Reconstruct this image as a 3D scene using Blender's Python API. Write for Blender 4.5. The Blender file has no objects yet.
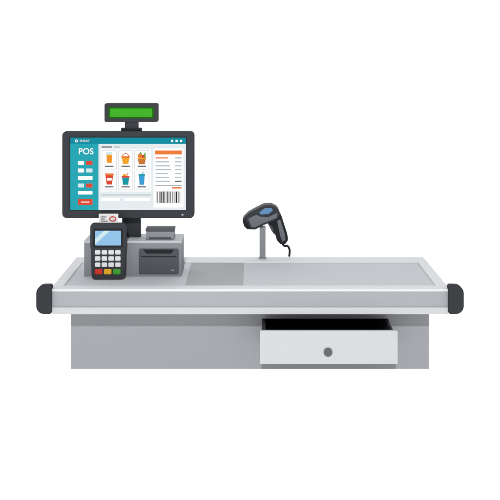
import bpy, bmesh, math
C = bpy.context.scene.collection
F, D, ZC, HY = 786.0, 3.93, 1.666, 48.0
def X(px, Y): return (px-250.0)*(D+Y)/F
def Z(py, Y): return ZC-(py-HY)*(D+Y)/F
def S(Y): return (D+Y)/F

# ---------------------------------------------------------------- materials
def lin(h):
    h = h.lstrip('#'); v = [int(h[i:i+2], 16)/255 for i in (0, 2, 4)]
    return [c/12.92 if c <= .04045 else ((c+.055)/1.055)**2.4 for c in v]
def mat(name, hexc, gain=1.0, rough=.5, spec=.08, noise=.006, metal=0.0):
    m = bpy.data.materials.new(name); m.use_nodes = True
    nt = m.node_tree; b = nt.nodes['Principled BSDF']
    c = [min(.92, x*gain) for x in lin(hexc)]
    n = nt.nodes.new('ShaderNodeTexNoise'); n.inputs['Scale'].default_value = 60; n.inputs['Detail'].default_value = 5
    tc = nt.nodes.new('ShaderNodeTexCoord'); nt.links.new(tc.outputs['Object'], n.inputs['Vector'])
    r = nt.nodes.new('ShaderNodeValToRGB')
    r.color_ramp.elements[0].position = .3; r.color_ramp.elements[1].position = .7
    r.color_ramp.elements[0].color = [x*(1-noise) for x in c]+[1]
    r.color_ramp.elements[1].color = [min(.95, x*(1+noise)) for x in c]+[1]
    nt.links.new(n.outputs['Fac'], r.inputs['Fac']); nt.links.new(r.outputs['Color'], b.inputs['Base Color'])
    b.inputs['Roughness'].default_value = rough
    b.inputs['Specular IOR Level'].default_value = spec
    b.inputs['Metallic'].default_value = metal
    return m
def emat(name, hexc, s=1.0):
    m = bpy.data.materials.new(name); m.use_nodes = True
    b = m.node_tree.nodes['Principled BSDF']
    b.inputs['Base Color'].default_value = (0, 0, 0, 1)
    b.inputs['Specular IOR Level'].default_value = 0
    b.inputs['Emission Color'].default_value = lin(hexc)+[1]
    b.inputs['Emission Strength'].default_value = s
    return m
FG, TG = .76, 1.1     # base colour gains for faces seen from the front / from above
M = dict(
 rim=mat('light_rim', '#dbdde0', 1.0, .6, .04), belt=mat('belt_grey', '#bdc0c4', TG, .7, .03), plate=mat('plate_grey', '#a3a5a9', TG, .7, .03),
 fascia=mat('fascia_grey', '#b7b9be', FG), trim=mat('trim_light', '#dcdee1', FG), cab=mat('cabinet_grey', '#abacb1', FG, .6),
 bump=mat('rubber_black', '#3c3e43', .72, .6, .1), black=mat('drawer_charcoal', '#35353a', 1.3, .8, .05),
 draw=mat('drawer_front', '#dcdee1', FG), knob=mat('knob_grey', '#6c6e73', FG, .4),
 dark=mat('dark_plastic', '#3f4247', .72, .45, .1), dark2=mat('darker_plastic', '#2c2e32', .72, .5, .08),
 dark3=mat('slate_plastic', '#5b5e64', .76, .5, .1), facet=mat('facet_grey', '#7a7d84', .76, .5, .1),
 reg=mat('register_grey', '#96999e', FG, .5, .1), regt=mat('register_top_lit', '#b2b5b9', TG, .5, .06),
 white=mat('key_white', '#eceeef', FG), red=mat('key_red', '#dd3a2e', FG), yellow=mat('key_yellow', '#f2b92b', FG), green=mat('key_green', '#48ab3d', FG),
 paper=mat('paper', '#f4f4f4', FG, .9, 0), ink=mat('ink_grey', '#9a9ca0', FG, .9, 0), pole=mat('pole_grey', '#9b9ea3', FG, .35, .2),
 blue=mat('blue_window', '#6e9ccb', FG, .3), )
U = {k: emat('ui_'+k, v) for k, v in dict(
 bg='#e6edf0', white='#ffffff', teal='#178fa3', side='#2aa7b5', red='#e04a35', orange='#ee7f3a', amber='#f5a52a', dgrey='#5a6068',
 lgrey='#b9c0c6', black='#1d1f22', green='#4fae45', tealc='#1c9aa6', blue='#3f9fd6', brown='#c9793a', lcd='#93c4ea', lcdd='#6ea9d8',
 lime='#45b52e', limed='#236b18', pale='#cfeaf0').items()}

# ---------------------------------------------------------------- mesh builder
class MB:
    def __init__(s): s.bm = bmesh.new(); s.mats = []
    def mi(s, m):
        if m not in s.mats: s.mats.append(m)
        return s.mats.index(m)
    def take(s, t, m):
        i = s.mi(m)
        for f in t.faces: f.material_index = i
        me = bpy.data.meshes.new('t'); t.to_mesh(me); t.free(); s.bm.from_mesh(me); bpy.data.meshes.remove(me)
    def box(s, x0, x1, y0, y1, z0, z1, m, bev=0, seg=3):
        t = bmesh.new()
        v = [t.verts.new((x, y, z)) for x in (x0, x1) for y in (y0, y1) for z in (z0, z1)]
        for q in ((0,1,3,2),(4,6,7,5),(0,4,5,1),(2,3,7,6),(0,2,6,4),(1,5,7,3)): t.faces.new([v[i] for i in q])
        bmesh.ops.recalc_face_normals(t, faces=t.faces[:])
        if bev: bmesh.ops.bevel(t, geom=t.edges[:], offset=bev, segments=seg, profile=.5, affect='EDGES')
        s.take(t, m); return s
    def prism(s, pts, Y0, Y1, m, bev=0, seg=4, back=None):
        t = bmesh.new(); n = len(pts)
        a = [t.verts.new((x, Y0, z)) for x, z in pts]
        b = [t.verts.new((x, Y1 if back is None else back(z), z)) for x, z in pts]
        t.faces.new(a); t.faces.new(b[::-1])
        for i in range(n): t.faces.new((a[i], b[i], b[(i+1)%n], a[(i+1)%n]))
        bmesh.ops.recalc_face_normals(t, faces=t.faces[:])
        if bev:
            sa = set(a); sb = set(b)
            ed = [e for e in t.edges if (e.verts[0] in sa and e.verts[1] in sa) or (e.verts[0] in sb and e.verts[1] in sb)]
            bmesh.ops.bevel(t, geom=ed, offset=bev, segments=seg, profile=.5, affect='EDGES')
        s.take(t, m); return s
    def sheet(s, pts, Y, m):                         # pts already world x,z
        t = bmesh.new(); t.faces.new([t.verts.new((x, Y, z)) for x, z in pts])
        bmesh.ops.recalc_face_normals(t, faces=t.faces[:])
        for f in t.faces:
            if f.normal.y > 0: f.normal_flip()
        s.take(t, m); return s
    def prect(s, a, b, c, d, Y, m, r=0): return s.sheet(rr(a,b,c,d,r,Y), Y, m)
    def ppoly(s, pts, Y, m, Yr=None):
        k = Y if Yr is None else Yr
        return s.sheet([(X(x,k), Z(y,k)) for x, y in pts], Y, m)
    def text(s, body, px, py, h, Y, m, off=0, align='CENTER', k=None):
        cu = bpy.data.curves.new('t', 'FONT'); cu.body = body; cu.size = h*S(Y)/.7; cu.align_x = align; cu.offset = off
        o = bpy.data.objects.new('t', cu); C.objects.link(o)
        dg = bpy.context.evaluated_depsgraph_get(); me = bpy.data.meshes.new_from_object(o.evaluated_get(dg))
        i = s.mi(m); t = bmesh.new(); t.from_mesh(me)
        for v in t.verts: v.co = (X(px,Y)+v.co.x, Y, Z(py,Y)+v.co.y)
        s.take(t, m)
        bpy.data.objects.remove(o); bpy.data.curves.remove(cu); bpy.data.meshes.remove(me)
        return s
    def cyl(s, c, r, h, axis, m, n=40, bev=0, r2=None):
        t = bmesh.new(); bmesh.ops.create_cone(t, cap_ends=True, segments=n, radius1=r, radius2=r if r2 is None else r2, depth=h)
        if bev:
            ed = [e for e in t.edges if abs(e.verts[0].co.z-e.verts[1].co.z) < 1e-6]
            bmesh.ops.bevel(t, geom=ed, offset=bev, segments=3, profile=.5, affect='EDGES')
        for v in t.verts:
            x, y, z = v.co
            v.co = (c[0]+x, c[1]+y, c[2]+z) if axis == 'z' else (c[0]+x, c[1]-z, c[2]+y)
        s.take(t, m); return s
    def tube(s, pts, r, m, n=12):
        import mathutils
        V = mathutils.Vector; P = [V(p) for p in pts]; Q = []
        for i in range(len(P)-1):
            p0 = P[max(i-1,0)]; p1 = P[i]; p2 = P[i+1]; p3 = P[min(i+2,len(P)-1)]
            for k in range(6):
                u = k/6; Q.append(.5*((2*p1)+(p2-p0)*u+(2*p0-5*p1+4*p2-p3)*u*u+(3*p1-p0-3*p2+p3)*u**3))
        Q.append(P[-1]); t = bmesh.new(); rings = []
        for i, q in enumerate(Q):
            d = (Q[min(i+1,len(Q)-1)]-Q[max(i-1,0)]).normalized()
            a = d.cross(V((0,1,0))).normalized(); b = d.cross(a)
            rings.append([t.verts.new(q+r*(a*math.cos(2*math.pi*j/n)+b*math.sin(2*math.pi*j/n))) for j in range(n)])
        for A, B in zip(rings, rings[1:]):
            for j in range(n): t.faces.new((A[j], A[(j+1)%n], B[(j+1)%n], B[j]))
        t.faces.new(rings[0]); t.faces.new(rings[-1][::-1]); bmesh.ops.recalc_face_normals(t, faces=t.faces[:])
        s.take(t, m); return s
def rr(a, b, c, d, r, Y, n=7):
    if r <= 0: P = [(a,c),(b,c),(b,d),(a,d)]
    else:
        P = []
        for cx, cy, a0 in ((b-r,c+r,-90),(b-r,d-r,0),(a+r,d-r,90),(a+r,c+r,180)):
            for k in range(n+1):
                t = math.radians(a0+90*k/n); P.append((cx+r*math.cos(t), cy+r*math.sin(t)))
    return [(X(x,Y), Z(y,Y)) for x, y in P]
def cut(pts, Y, r=1.2):
    # straight sided outline whose corners are rounded a little (r in photo units)
    out = []; N = len(pts)
    for i in range(N):
        a, p, b = pts[i-1], pts[i], pts[(i+1)%N]
        la = math.dist(a, p); lb = math.dist(p, b); ra = min(r, la*.42); rb = min(r, lb*.42)
        p0 = (p[0]+(a[0]-p[0])*ra/la, p[1]+(a[1]-p[1])*ra/la); p2 = (p[0]+(b[0]-p[0])*rb/lb, p[1]+(b[1]-p[1])*rb/lb)
        for k in range(5):
            u = k/4; out.append(tuple((1-u)**2*p0[q]+2*u*(1-u)*p[q]+u*u*p2[q] for q in (0,1)))
    return [(X(x,Y), Z(y,Y)) for x, y in out]

def thing(name, label, cat, loc, group=None):
    o = bpy.data.objects.new(name, None); C.objects.link(o); o.location = loc; o.empty_display_size = .05
    o['label'] = label; o['category'] = cat
    if group: o['group'] = group
    return o
def obj(name, mb, parent=None, base=(0,0,0), label=None):
    me = bpy.data.meshes.new(name)
    for v in mb.bm.verts: v.co.x -= base[0]; v.co.y -= base[1]; v.co.z -= base[2]
    mb.bm.to_mesh(me); mb.bm.free()
    for m in mb.mats: me.materials.append(m)
    me.polygons.foreach_set('use_smooth', [True]*len(me.polygons)); me.set_sharp_from_angle(angle=math.radians(35))
    o = bpy.data.objects.new(name, me); C.objects.link(o)
    if parent: o.parent = parent
    if label: o['label'] = label
    return o

# ---------------------------------------------------------------- setting
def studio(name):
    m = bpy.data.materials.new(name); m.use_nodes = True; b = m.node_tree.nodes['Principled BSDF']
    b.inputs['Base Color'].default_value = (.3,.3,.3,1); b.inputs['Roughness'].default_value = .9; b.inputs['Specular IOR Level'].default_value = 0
    b.inputs['Emission Color'].default_value = (1,1,1,1); b.inputs['Emission Strength'].default_value = 1.0  # floor and backdrop glow by themselves, staying white with no contact shadow
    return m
SW = studio('glowing_white')
o = obj('floor', MB().box(-20,20,-12,8,-.05,0,SW)); o['kind'] = 'structure'; o['label'] = 'plain white glowing studio floor'
o = obj('backdrop', MB().box(-20,20,8,8.05,-.05,14,SW)); o['kind'] = 'structure'; o['label'] = 'plain white glowing backdrop'

# ---------------------------------------------------------------- counter
YC = .15
TOP = Z(289, 0)
base = (0, .3, 0)
ct = thing('checkout_counter', 'long light grey checkout counter with black corner bumpers and open drawer', 'counter', base)
zl, zf = Z(314,0), Z(307,0)
BACK = .60
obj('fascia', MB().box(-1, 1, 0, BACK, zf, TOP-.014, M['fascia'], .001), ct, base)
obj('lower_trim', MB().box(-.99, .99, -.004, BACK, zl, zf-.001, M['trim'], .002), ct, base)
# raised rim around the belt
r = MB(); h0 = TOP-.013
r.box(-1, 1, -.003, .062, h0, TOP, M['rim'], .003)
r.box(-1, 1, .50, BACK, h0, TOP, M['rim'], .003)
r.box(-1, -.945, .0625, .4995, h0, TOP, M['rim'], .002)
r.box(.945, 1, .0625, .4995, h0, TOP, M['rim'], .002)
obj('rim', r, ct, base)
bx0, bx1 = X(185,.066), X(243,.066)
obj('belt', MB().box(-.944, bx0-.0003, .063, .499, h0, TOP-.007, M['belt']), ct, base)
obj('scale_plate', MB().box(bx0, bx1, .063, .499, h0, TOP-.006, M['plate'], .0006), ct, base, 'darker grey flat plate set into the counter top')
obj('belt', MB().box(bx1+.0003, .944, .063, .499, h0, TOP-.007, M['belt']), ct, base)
def bumper(sgn):
    Y = -.014; P = []
    a, b, c, d = 36, 51.5, 285.4, 314.3; r1 = 8
    pts = [(b-1.5,c),(b,c+1.5),(b,d-1.5),(b-1.5,d)]
    for k in range(9):
        t = math.radians(90+90*k/8); pts.append((a+r1+r1*math.cos(t), d-r1+r1*math.sin(t)))
    for k in range(9):
        t = math.radians(180+90*k/8); pts.append((a+r1+r1*math.cos(t), c+r1+r1*math.sin(t)))
    pts = [(X(x,Y)*(1 if sgn < 0 else -1), Z(y,Y)) for x, y in pts]
    return MB().prism(pts, Y, .022, M['bump'], .003)
obj('corner_bumper', bumper(-1), ct, base); obj('corner_bumper', bumper(1), ct, base)
# cabinet with a drawer opening
cx0, cx1 = X(71,YC), X(429,YC)
ox0, ox1, oz1, oz0 = .060, .722, Z(318.6,YC), .118
cb = MB(); m = M['cab']; T = .018; BK = .56
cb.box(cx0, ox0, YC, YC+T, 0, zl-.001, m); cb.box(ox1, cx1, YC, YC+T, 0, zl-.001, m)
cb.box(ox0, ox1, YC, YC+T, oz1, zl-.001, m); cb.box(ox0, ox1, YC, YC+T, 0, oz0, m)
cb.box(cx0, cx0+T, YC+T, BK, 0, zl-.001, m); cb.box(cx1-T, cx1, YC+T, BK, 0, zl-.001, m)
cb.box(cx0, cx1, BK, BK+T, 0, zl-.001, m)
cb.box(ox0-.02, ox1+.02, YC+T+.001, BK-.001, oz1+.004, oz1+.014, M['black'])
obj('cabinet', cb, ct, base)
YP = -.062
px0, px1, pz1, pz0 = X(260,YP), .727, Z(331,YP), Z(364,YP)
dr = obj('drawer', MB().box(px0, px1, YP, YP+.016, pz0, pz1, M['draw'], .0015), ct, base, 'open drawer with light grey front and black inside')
tr = MB(); a, b = ox0+.006, ox1-.006; zt = oz1-.006; y0 = YP+.0165; y1 = .52; k = M['black']
tr.box(a, a+.012, y0, y1, .125, zt, k); tr.box(b-.012, b, y0, y1, .125, zt, k)
tr.box(a+.012, b-.012, y0, y1, .125, .135, k); tr.box(a+.012, b-.012, y1-.012, y1, .1355, zt, k)
tr.box(px0+.004, px1-.004, YP+.0165, YP+.020, .126, pz1-.006, k)
obj('tray', tr, dr, base)
kx, kz = X(328,YP), Z(352,YP)
obj('knob', MB().cyl((kx, YP-.003, kz), 4.3*S(YP), .007, 'y', M['knob'], bev=.002), dr, base)

# ---------------------------------------------------------------- register
YB = .238
ZS = TOP-.007+.0005
base = (X(133,YB), .31, ZS)
rg = thing('cash_register', 'cash register on the counter with a lit touch monitor and green customer display', 'cash register', base)
YBK = .40
zb = Z(241, YB)
b_ = MB()
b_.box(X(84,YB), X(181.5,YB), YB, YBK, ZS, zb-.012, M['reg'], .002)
b_.box(X(84,YB)-.001, X(181.5,YB)+.001, YB-.001, YBK+.001, zb-.0125, zb, M['regt'], .002)  # lighter grey copy paints the light on the upper faces
obj('base_unit', b_, rg, base)
p = MB()
p.prism(rr(139,178.5,249,274,1.5,YB-.008), YB-.008, YB-.0005, M['dark3'], .0015)
Yp = YB-.0088
p.ppoly([(143,249.6),(174.5,249.6),(171,253.6),(146.5,253.6)], Yp, M['dark2'])
p.prect(141,176.5,256.2,256.9,Yp,M['dark2']); p.prect(171,174.5,269.5,271,Yp,M['reg'],.5)
obj('printer_front', p, rg, base, 'dark front panel of the receipt printer')
zt = zb+.0005
Yr = .262
l = MB()
l.box(X(146,Yr), X(174,Yr), Yr, .325, zt, Z(231.6,Yr), M['reg'], .003)
l.box(X(149,Yr), X(171,Yr), Yr-.002, Yr+.004, Z(239,Yr), Z(237,Yr), M['dark3'], .0005)
obj('paper_housing', l, rg, base)
obj('housing_lid', MB().box(X(145.5,Yr), X(174.5,Yr), Yr-.002, .327, Z(231.6,Yr)+.0004, Z(228.6,Yr), M['dark3'], .003), rg, base)
# neck
YM = .25
n = MB(); Yn = .315
n.box(X(122,Yn), X(140.5,Yn), Yn, Yn+.035, zt, Z(200,Yn), M['dark'], .003)
obj('neck', n, rg, base)
mo = obj('monitor', MB().prism(rr(62,194.3,131.3,218.3,4.5,YM), YM, YM+.036, M['dark'], .004), rg, base)
obj('rear_housing', MB().prism(rr(80,176,145,206,6,YM+.04), YM+.0365, YM+.062, M['dark2'], .01), mo, base)
# screen
e = .0005; Y = YM-.0008
s = MB()
s.prect(69.3,187,136.6,211,Y,M['dark2'],1)
Y -= e; s.prect(70.3,186,137.6,210,Y,U['bg'])
Y1 = Y-e; s.prect(70.3,186,137.6,144,Y1,U['teal']); s.prect(70.3,98.5,144,210,Y1,U['side'])
Y2 = Y1-e
def circ(cx, cy, r, n=20): return [(cx+r*math.cos(2*math.pi*i/n), cy+r*math.sin(2*math.pi*i/n)) for i in range(n)]
s.ppoly(circ(76.5,140.9,1.5), Y2, U['white']); s.ppoly(circ(76.5,140.9,.75), Y2-e, U['teal'])
s.text('SMART', 79.6, 142.0, 2.3, Y2, U['white'], align='LEFT')
for i in range(3): s.prect(171+4.5*i, 173.2+4.5*i, 139.8, 142, Y2, U['white'], .6)
s.text('POS', 86, 154.2, 6.0, Y2, U['white'], off=.0006)
# sidebar buttons
for (a,b,c,d,col) in ((78,84,161,165,'white'),(86,92.5,161,165,'red'),(78,84,168.5,172.5,'white'),(86,92.5,168.5,172.5,'pale'),
                      (78,92.5,176,180,'white'),(78,84,183.5,187.5,'pale'),(86,92.5,183.5,187.5,'red'),(78,92.5,191,194.5,'white'),(78,92.5,199,205,'red')):
    s.prect(a,b,c,d,Y2,U[col],.8)
s.prect(81,89.5,201.6,202.5,Y2-e,U['white'])
# product cards
s.prect(101.5,112,146.4,147.6,Y2,U['dgrey']); s.prect(114,120,146.4,147.6,Y2,U['lgrey'])
s.prect(100.8,151,149.3,191.5,Y2,U['white'])
cxs = (109.3,125.6,141.8)
for r_ in range(2):
    for q in range(3):
        cx = cxs[q]; c0 = 150.5+20.5*r_
        s.prect(cx-7.3,cx+7.3,c0,c0+19,Y2-e,U['lgrey'],.6); s.prect(cx-7.0,cx+7.0,c0+.3,c0+18.7,Y2-2*e,U['white'],.5)
        s.prect(cx-4.2,cx+4.2,c0+15.2,c0+16.4,Y2-3*e,U['dgrey'])
Yi = Y2-3*e; Yj = Yi-e
cx = cxs[0]; s.ppoly([(cx-3,153.5),(cx+3,153.5),(cx+2.5,163),(cx-2.5,163)],Yi,U['amber']); s.prect(cx-3.2,cx+3.2,152.2,154.6,Yj,U['pale'],.8); s.prect(cx-1.4,cx-.5,156,161.5,Yj,U['orange']); s.prect(cx+.6,cx+1.5,156,161.5,Yj,U['orange'])
cx = cxs[1]; s.ppoly([(cx-3.8,157),(cx+3.8,157),(cx+2.8,164),(cx-2.8,164)],Yi,U['amber'])
def ring(cx, cy, r, w, a0, a1, Y, m, n=14, ky=1.0):
    A = [(cx+r*math.cos(math.radians(a0+(a1-a0)*i/n)), cy-ky*r*math.sin(math.radians(a0+(a1-a0)*i/n))) for i in range(n+1)]
    B = [(cx+(r-w)*math.cos(math.radians(a0+(a1-a0)*i/n)), cy-(ky*r-w)*math.sin(math.radians(a0+(a1-a0)*i/n))) for i in range(n+1)]
    for i in range(n): s.ppoly([A[i],A[i+1],B[i+1],B[i]], Y, m)
ring(cx,157,3.8,.8,0,180,Yi,U['brown']); s.prect(cx-4.3,cx+4.3,156.2,157.8,Yj,U['orange'],.4)
cx = cxs[2]; s.ppoly([(cx-4,158.5),(cx+4,158.5),(cx+3,164.3),(cx-3,164.3)],Yi,U['brown']); s.prect(cx-4.4,cx+4.4,157.8,159.2,Yj-e,U['amber'],.4)
s.ppoly(circ(cx-1.8,156,2.2),Yj,U['orange']); s.ppoly([(cx-.5,158),(cx+3.6,151.8),(cx+4,157.9)],Yj,U['green']); s.ppoly([(cx-3,154),(cx-1,151.8),(cx+.8,156)],Yi,U['green']); s.ppoly(circ(cx+1.2,156.3,1.6),Yj-.5*e,U['red'])
cx = cxs[0]; s.ppoly([(cx-4,174.6),(cx+4,174.6),(cx+2.6,184.5),(cx-2.6,184.5)],Yi,U['red']); s.prect(cx-4.4,cx+4.4,173.4,175.4,Yj,U['orange'],.4); s.prect(cx-2.4,cx+2.4,178,180.5,Yj,U['white'],.4)
cx = cxs[1]; s.ppoly([(cx-3.6,177),(cx+3.6,177),(cx+2.7,184.8),(cx-2.7,184.8)],Yi,U['tealc']); s.prect(cx-4,cx+4,176,177.6,Yj,U['red'],.3); s.ppoly([(cx+.5,176),(cx+2.2,172.4),(cx+3,172.8),(cx+1.6,176)],Yi,U['orange']); s.ppoly(circ(cx-1.2,175.4,1.7),Yi-.5*e,U['amber'])
cx = cxs[2]; s.ppoly([(cx-2.9,175),(cx+2.9,175),(cx+2.3,184.8),(cx-2.3,184.8)],Yi,U['blue']); s.prect(cx-3.3,cx+3.3,174,175.6,Yj,U['tealc'],.4); s.ppoly([(cx,174),(cx+1.4,171.8),(cx+2.3,172),(cx+1,174)],Yi,U['blue'])
s.prect(101,151,194.5,195.5,Y2,U['lgrey']); s.prect(101,120,198,201,Y2,U['white'],.5); s.prect(124,150,198,201,Y2,U['white'],.5)
# bill panel
s.prect(153.5,183.5,148.5,207.5,Y2,U['white'])
s.prect(155,182,150.5,154.5,Y2-e,U['orange'])
for i in range(7):
    y = 157.3+3.9*i
    s.prect(155.5,168+(i*5)%4,y,y+1.2,Y2-e,U['orange' if i in (0,) else 'lgrey']); s.prect(175,181.5,y,y+1.2,Y2-e,U['dgrey' if i == 6 else 'lgrey'])
s.prect(155,182,185.2,185.7,Y2-e,U['dgrey']); s.prect(172,181.5,187,188.6,Y2-e,U['orange'])
x = 156.6; pat = [1,2,1,1,2,1,3,1,1,2,1,1,2,2,1,1,1,3,1,2,1,1,2,1]; i = 0
while x < 181.5:
    w = pat[i%len(pat)]*.42; s.prect(x,min(x+w,181.8),191.5,203,Y2-e,U['black']); x += w+pat[(i+5)%len(pat)]*.36; i += 1
obj('screen', s, mo, base, 'lit touch screen with shop interface, product pictures and barcode')
obj('power_light', MB().prism(rr(181.5,183.5,213.9,215.5,.7,YM), YM-.0015, YM+.001, U['lgrey']), mo, base)
# customer display on its stalk
YD = .27
obj('display_stalk', MB().box(X(124.5,YD), X(138,YD), YD+.006, YD+.03, Z(134,YD), Z(119,YD), M['dark'], .002).box(X(121,YD), X(141.5,YD), YD-.001, YD+.034, Z(131.2,YD), Z(128.2,YD), M['dark2'], .002), rg, base)
cd = obj('customer_display', MB().prism(rr(104.3,158,103.3,122.2,2,YD), YD, YD+.045, M['dark'], .003), rg, base)
g = MB(); g.prect(108.3,154,107,118.4,YD-.001,U['limed'],.8); g.prect(110,152.3,108.6,116.8,YD-.0018,U['lime'],.6)
obj('display_glass', g, cd, base, 'bright green display window')

# ---------------------------------------------------------------- card terminal and its receipt
YT = .178
base = (X(108,YT), YT+.025, ZS)
tm = thing('card_terminal', 'dark handheld card payment terminal with keypad standing before the cash register', 'card terminal', base)
pts = [(90,228),(90.4,226),(91.6,224.6),(93.5,224),(122.5,224),(124.4,224.6),(125.6,226),(126,228),(126,246),(125.4,250),(124.6,276),(124,278.3),(122.6,279.8),(120.5,280.3),
       (95.5,280.3),(93.4,279.8),(92,278.3),(91.4,276),(90.6,250),(90,246)]
sh = (ZS - Z(280.3,YT))
pts = [(X(x,YT), Z(y,YT)+sh) for x, y in pts]
zt_ = Z(224,YT)
obj('body', MB().prism(pts, YT, 0, M['dark'], .004, back=lambda z: YT+.03+.022*max(0, min(1, (zt_-z)/.3))), tm, base)
d = MB(); d.prect(93,123,228.6,247.6,YT-.0006,M['dark2'],1.6); d.prect(95,121,230.8,245.4,YT-.0012,U['lcd'],.8)
d.ppoly([(95,239),(104,230.8),(110,230.8),(95,244.5)],YT-.0017,U['pale']);  # pale diagonal glare painted across the display
obj('display', d, tm, base, 'pale blue display')
for r_ in range(3):
    for q in range(4):
        a = 95+6.75*q; c = 250+6.2*r_
        obj('key', MB().prism(rr(a,a+5.4,c,c+4.4,.9,YT), YT-.004, YT+.001, M['white'], .001, 2), tm, base)
for q, kk in enumerate(('red','yellow','green')):
    a = 95+9.1*q; obj('key', MB().prism(rr(a,a+7.4,269,274.2,1,YT), YT-.004, YT+.001, M[kk], .001, 2), tm, base, kk+' key')
# receipt slip
YR = YT+.016
base = (X(108,YR), YR, Z(225,YR))
rp = MB()
t = bmesh.new(); N = 8; L = []
for i in range(N+1):
    u = i/N; z = Z(224.6-10.6*u, YR); y = YR+.008*math.sin(u*2.2)
    L.append([t.verts.new((X(x,YR), y, z)) for x in (98.5,118)])
for a, b in zip(L, L[1:]): t.faces.new((a[0],a[1],b[1],b[0]))
bmesh.ops.recalc_face_normals(t, faces=t.faces[:]); rp.take(t, M['paper'])
yk = YR-.002
for i, w in enumerate((6,4,7)): rp.prect(100.5,100.5+w,216.2+2.2*i,217.0+2.2*i,yk,M['ink'])
s = rp
ring(112.6,218.8,3.6,.9,0,360,yk,M['red'],28,.72)
o = obj('receipt', rp, None, base); o.location = base
o['label'] = 'white paper receipt with a red oval mark coming out of the card terminal'; o['category'] = 'receipt'

# ---------------------------------------------------------------- scanner stand and scanner
YS = .572
base = (X(262.5,YS), YS, TOP+.0005)
st = thing('scanner_stand', 'slim grey post standing at the back edge of the counter holding the scanner', 'stand', base)
pt = Z(226,YS)
obj('post', MB().box(base[0]-3*S(YS), base[0]+3*S(YS), YS-.015, YS+.013, base[2]+.0055, pt, M['pole'], .003), st, base)
obj('foot', MB().box(base[0]-3.8*S(YS), base[0]+3.8*S(YS), YS-.02, YS+.018, base[2], base[2]+.005, M['pole'], .0015), st, base)
base = (X(264,YS), YS, pt+.001)
sc = thing('barcode_scanner', 'black handheld barcode scanner resting on the grey post with its cable hanging', 'barcode scanner', base)
body = [(243,219),(248.5,213.6),(257.5,208.8),(264,205.6),(271.5,205.2),(277.2,208),(280,213),(278.6,219),(271,222.4),(262.5,225.8),(255.5,229.8),(249,229.6),(244.6,225.8)]
hand = [(268.5,217),(279,211.5),(281.8,217),(284.6,226),(287.6,235),(288.2,240.5),(285.2,244.5),(280.6,244.6),(276.8,240.5),(275,234),(273,227),(268.5,223)]
Yh = YS-.04
obj('head', MB().prism(cut(body,Yh,1.2), Yh, YS+.04, M['dark'], .005, 3), sc, base)
obj('handle', MB().prism(cut(hand,YS-.026,1.3), YS-.026, YS+.026, M['dark2'], .005, 3), sc, base)
obj('nose_window', MB().prism(cut([(242.4,220.2),(244.4,217.8),(247.8,223),(250.6,228.6),(246.8,228.6),(244,225.6)],YS-.03,.6), YS-.044, YS+.034, M['dark2'], .002, 2), sc, base, 'black scanning window at the nose')
fp = MB()
fp.prism(cut([(248.2,218.6),(256.5,214.6),(260,216.6),(268.6,217),(277.6,212.6),(277,217.6),(270,220.6),(261.5,223.9),(255,227.4),(251.6,227)],Yh,.5), Yh-.002, Yh+.002, M['facet'], .0006, 2)
obj('side_panel', fp, sc, base, 'lighter grey side facet of the head')
obj('top_panel', MB().prism(cut([(259,212.6),(264.6,208.2),(271.4,208),(273,210.2),(268.6,214),(261,214.6)],Yh,.6), Yh-.0025, Yh+.002, M['blue'], .0006, 2), sc, base, 'blue inset panel')
obj('grip_inset', MB().prism(cut([(277.2,220.8),(280.2,219.2),(284.6,233.5),(285.6,240),(282.4,241.6),(280.2,236)],YS-.026,.5), YS-.028, YS-.02, M['facet'], .0006, 2), sc, base, 'lighter grey strip along the handle')
obj('trigger', MB().prism(cut([(267.6,223.4),(272.6,222.5),(275.2,231),(274.6,235.4),(271.6,231)],YS-.012,1), YS-.012, YS+.012, M['dark3'], .002, 2), sc, base)
obj('cable', MB().tube([(X(x,YS), YS, Z(y,YS)) for x, y in ((282,243),(284.5,246),(287.6,246),(289.6,250),(289.2,256.5))], 1.1*S(YS), M['dark2']), sc, base)

# ---------------------------------------------------------------- light, world, camera
sc_ = bpy.context.scene
w = bpy.data.worlds.new('World'); sc_.world = w; w.use_nodes = True
bg = w.node_tree.nodes['Background']; bg.inputs['Color'].default_value = (1,1,1,1); bg.inputs['Strength'].default_value = .5
el = math.radians(37); dist = 9
la = bpy.data.lights.new('key_light', 'AREA'); la.shape = 'SQUARE'; la.size = .15; la.energy = 450
lo = bpy.data.objects.new('key_light', la); C.objects.link(lo)
lo.location = (-.3, -dist*math.cos(el), .3+dist*math.sin(el)); lo.rotation_euler = (math.radians(90)-el, 0, 0)
cam = bpy.data.cameras.new('camera'); co = bpy.data.objects.new('camera', cam); C.objects.link(co)
cam.sensor_width = 36; cam.lens = F/500*36; cam.shift_y = -202/500; cam.clip_end = 200
co.location = (0, -D, ZC); co.rotation_euler = (math.radians(90), 0, 0)
sc_.camera = co
sc_.view_settings.view_transform = 'Standard'; sc_.view_settings.look = 'None'
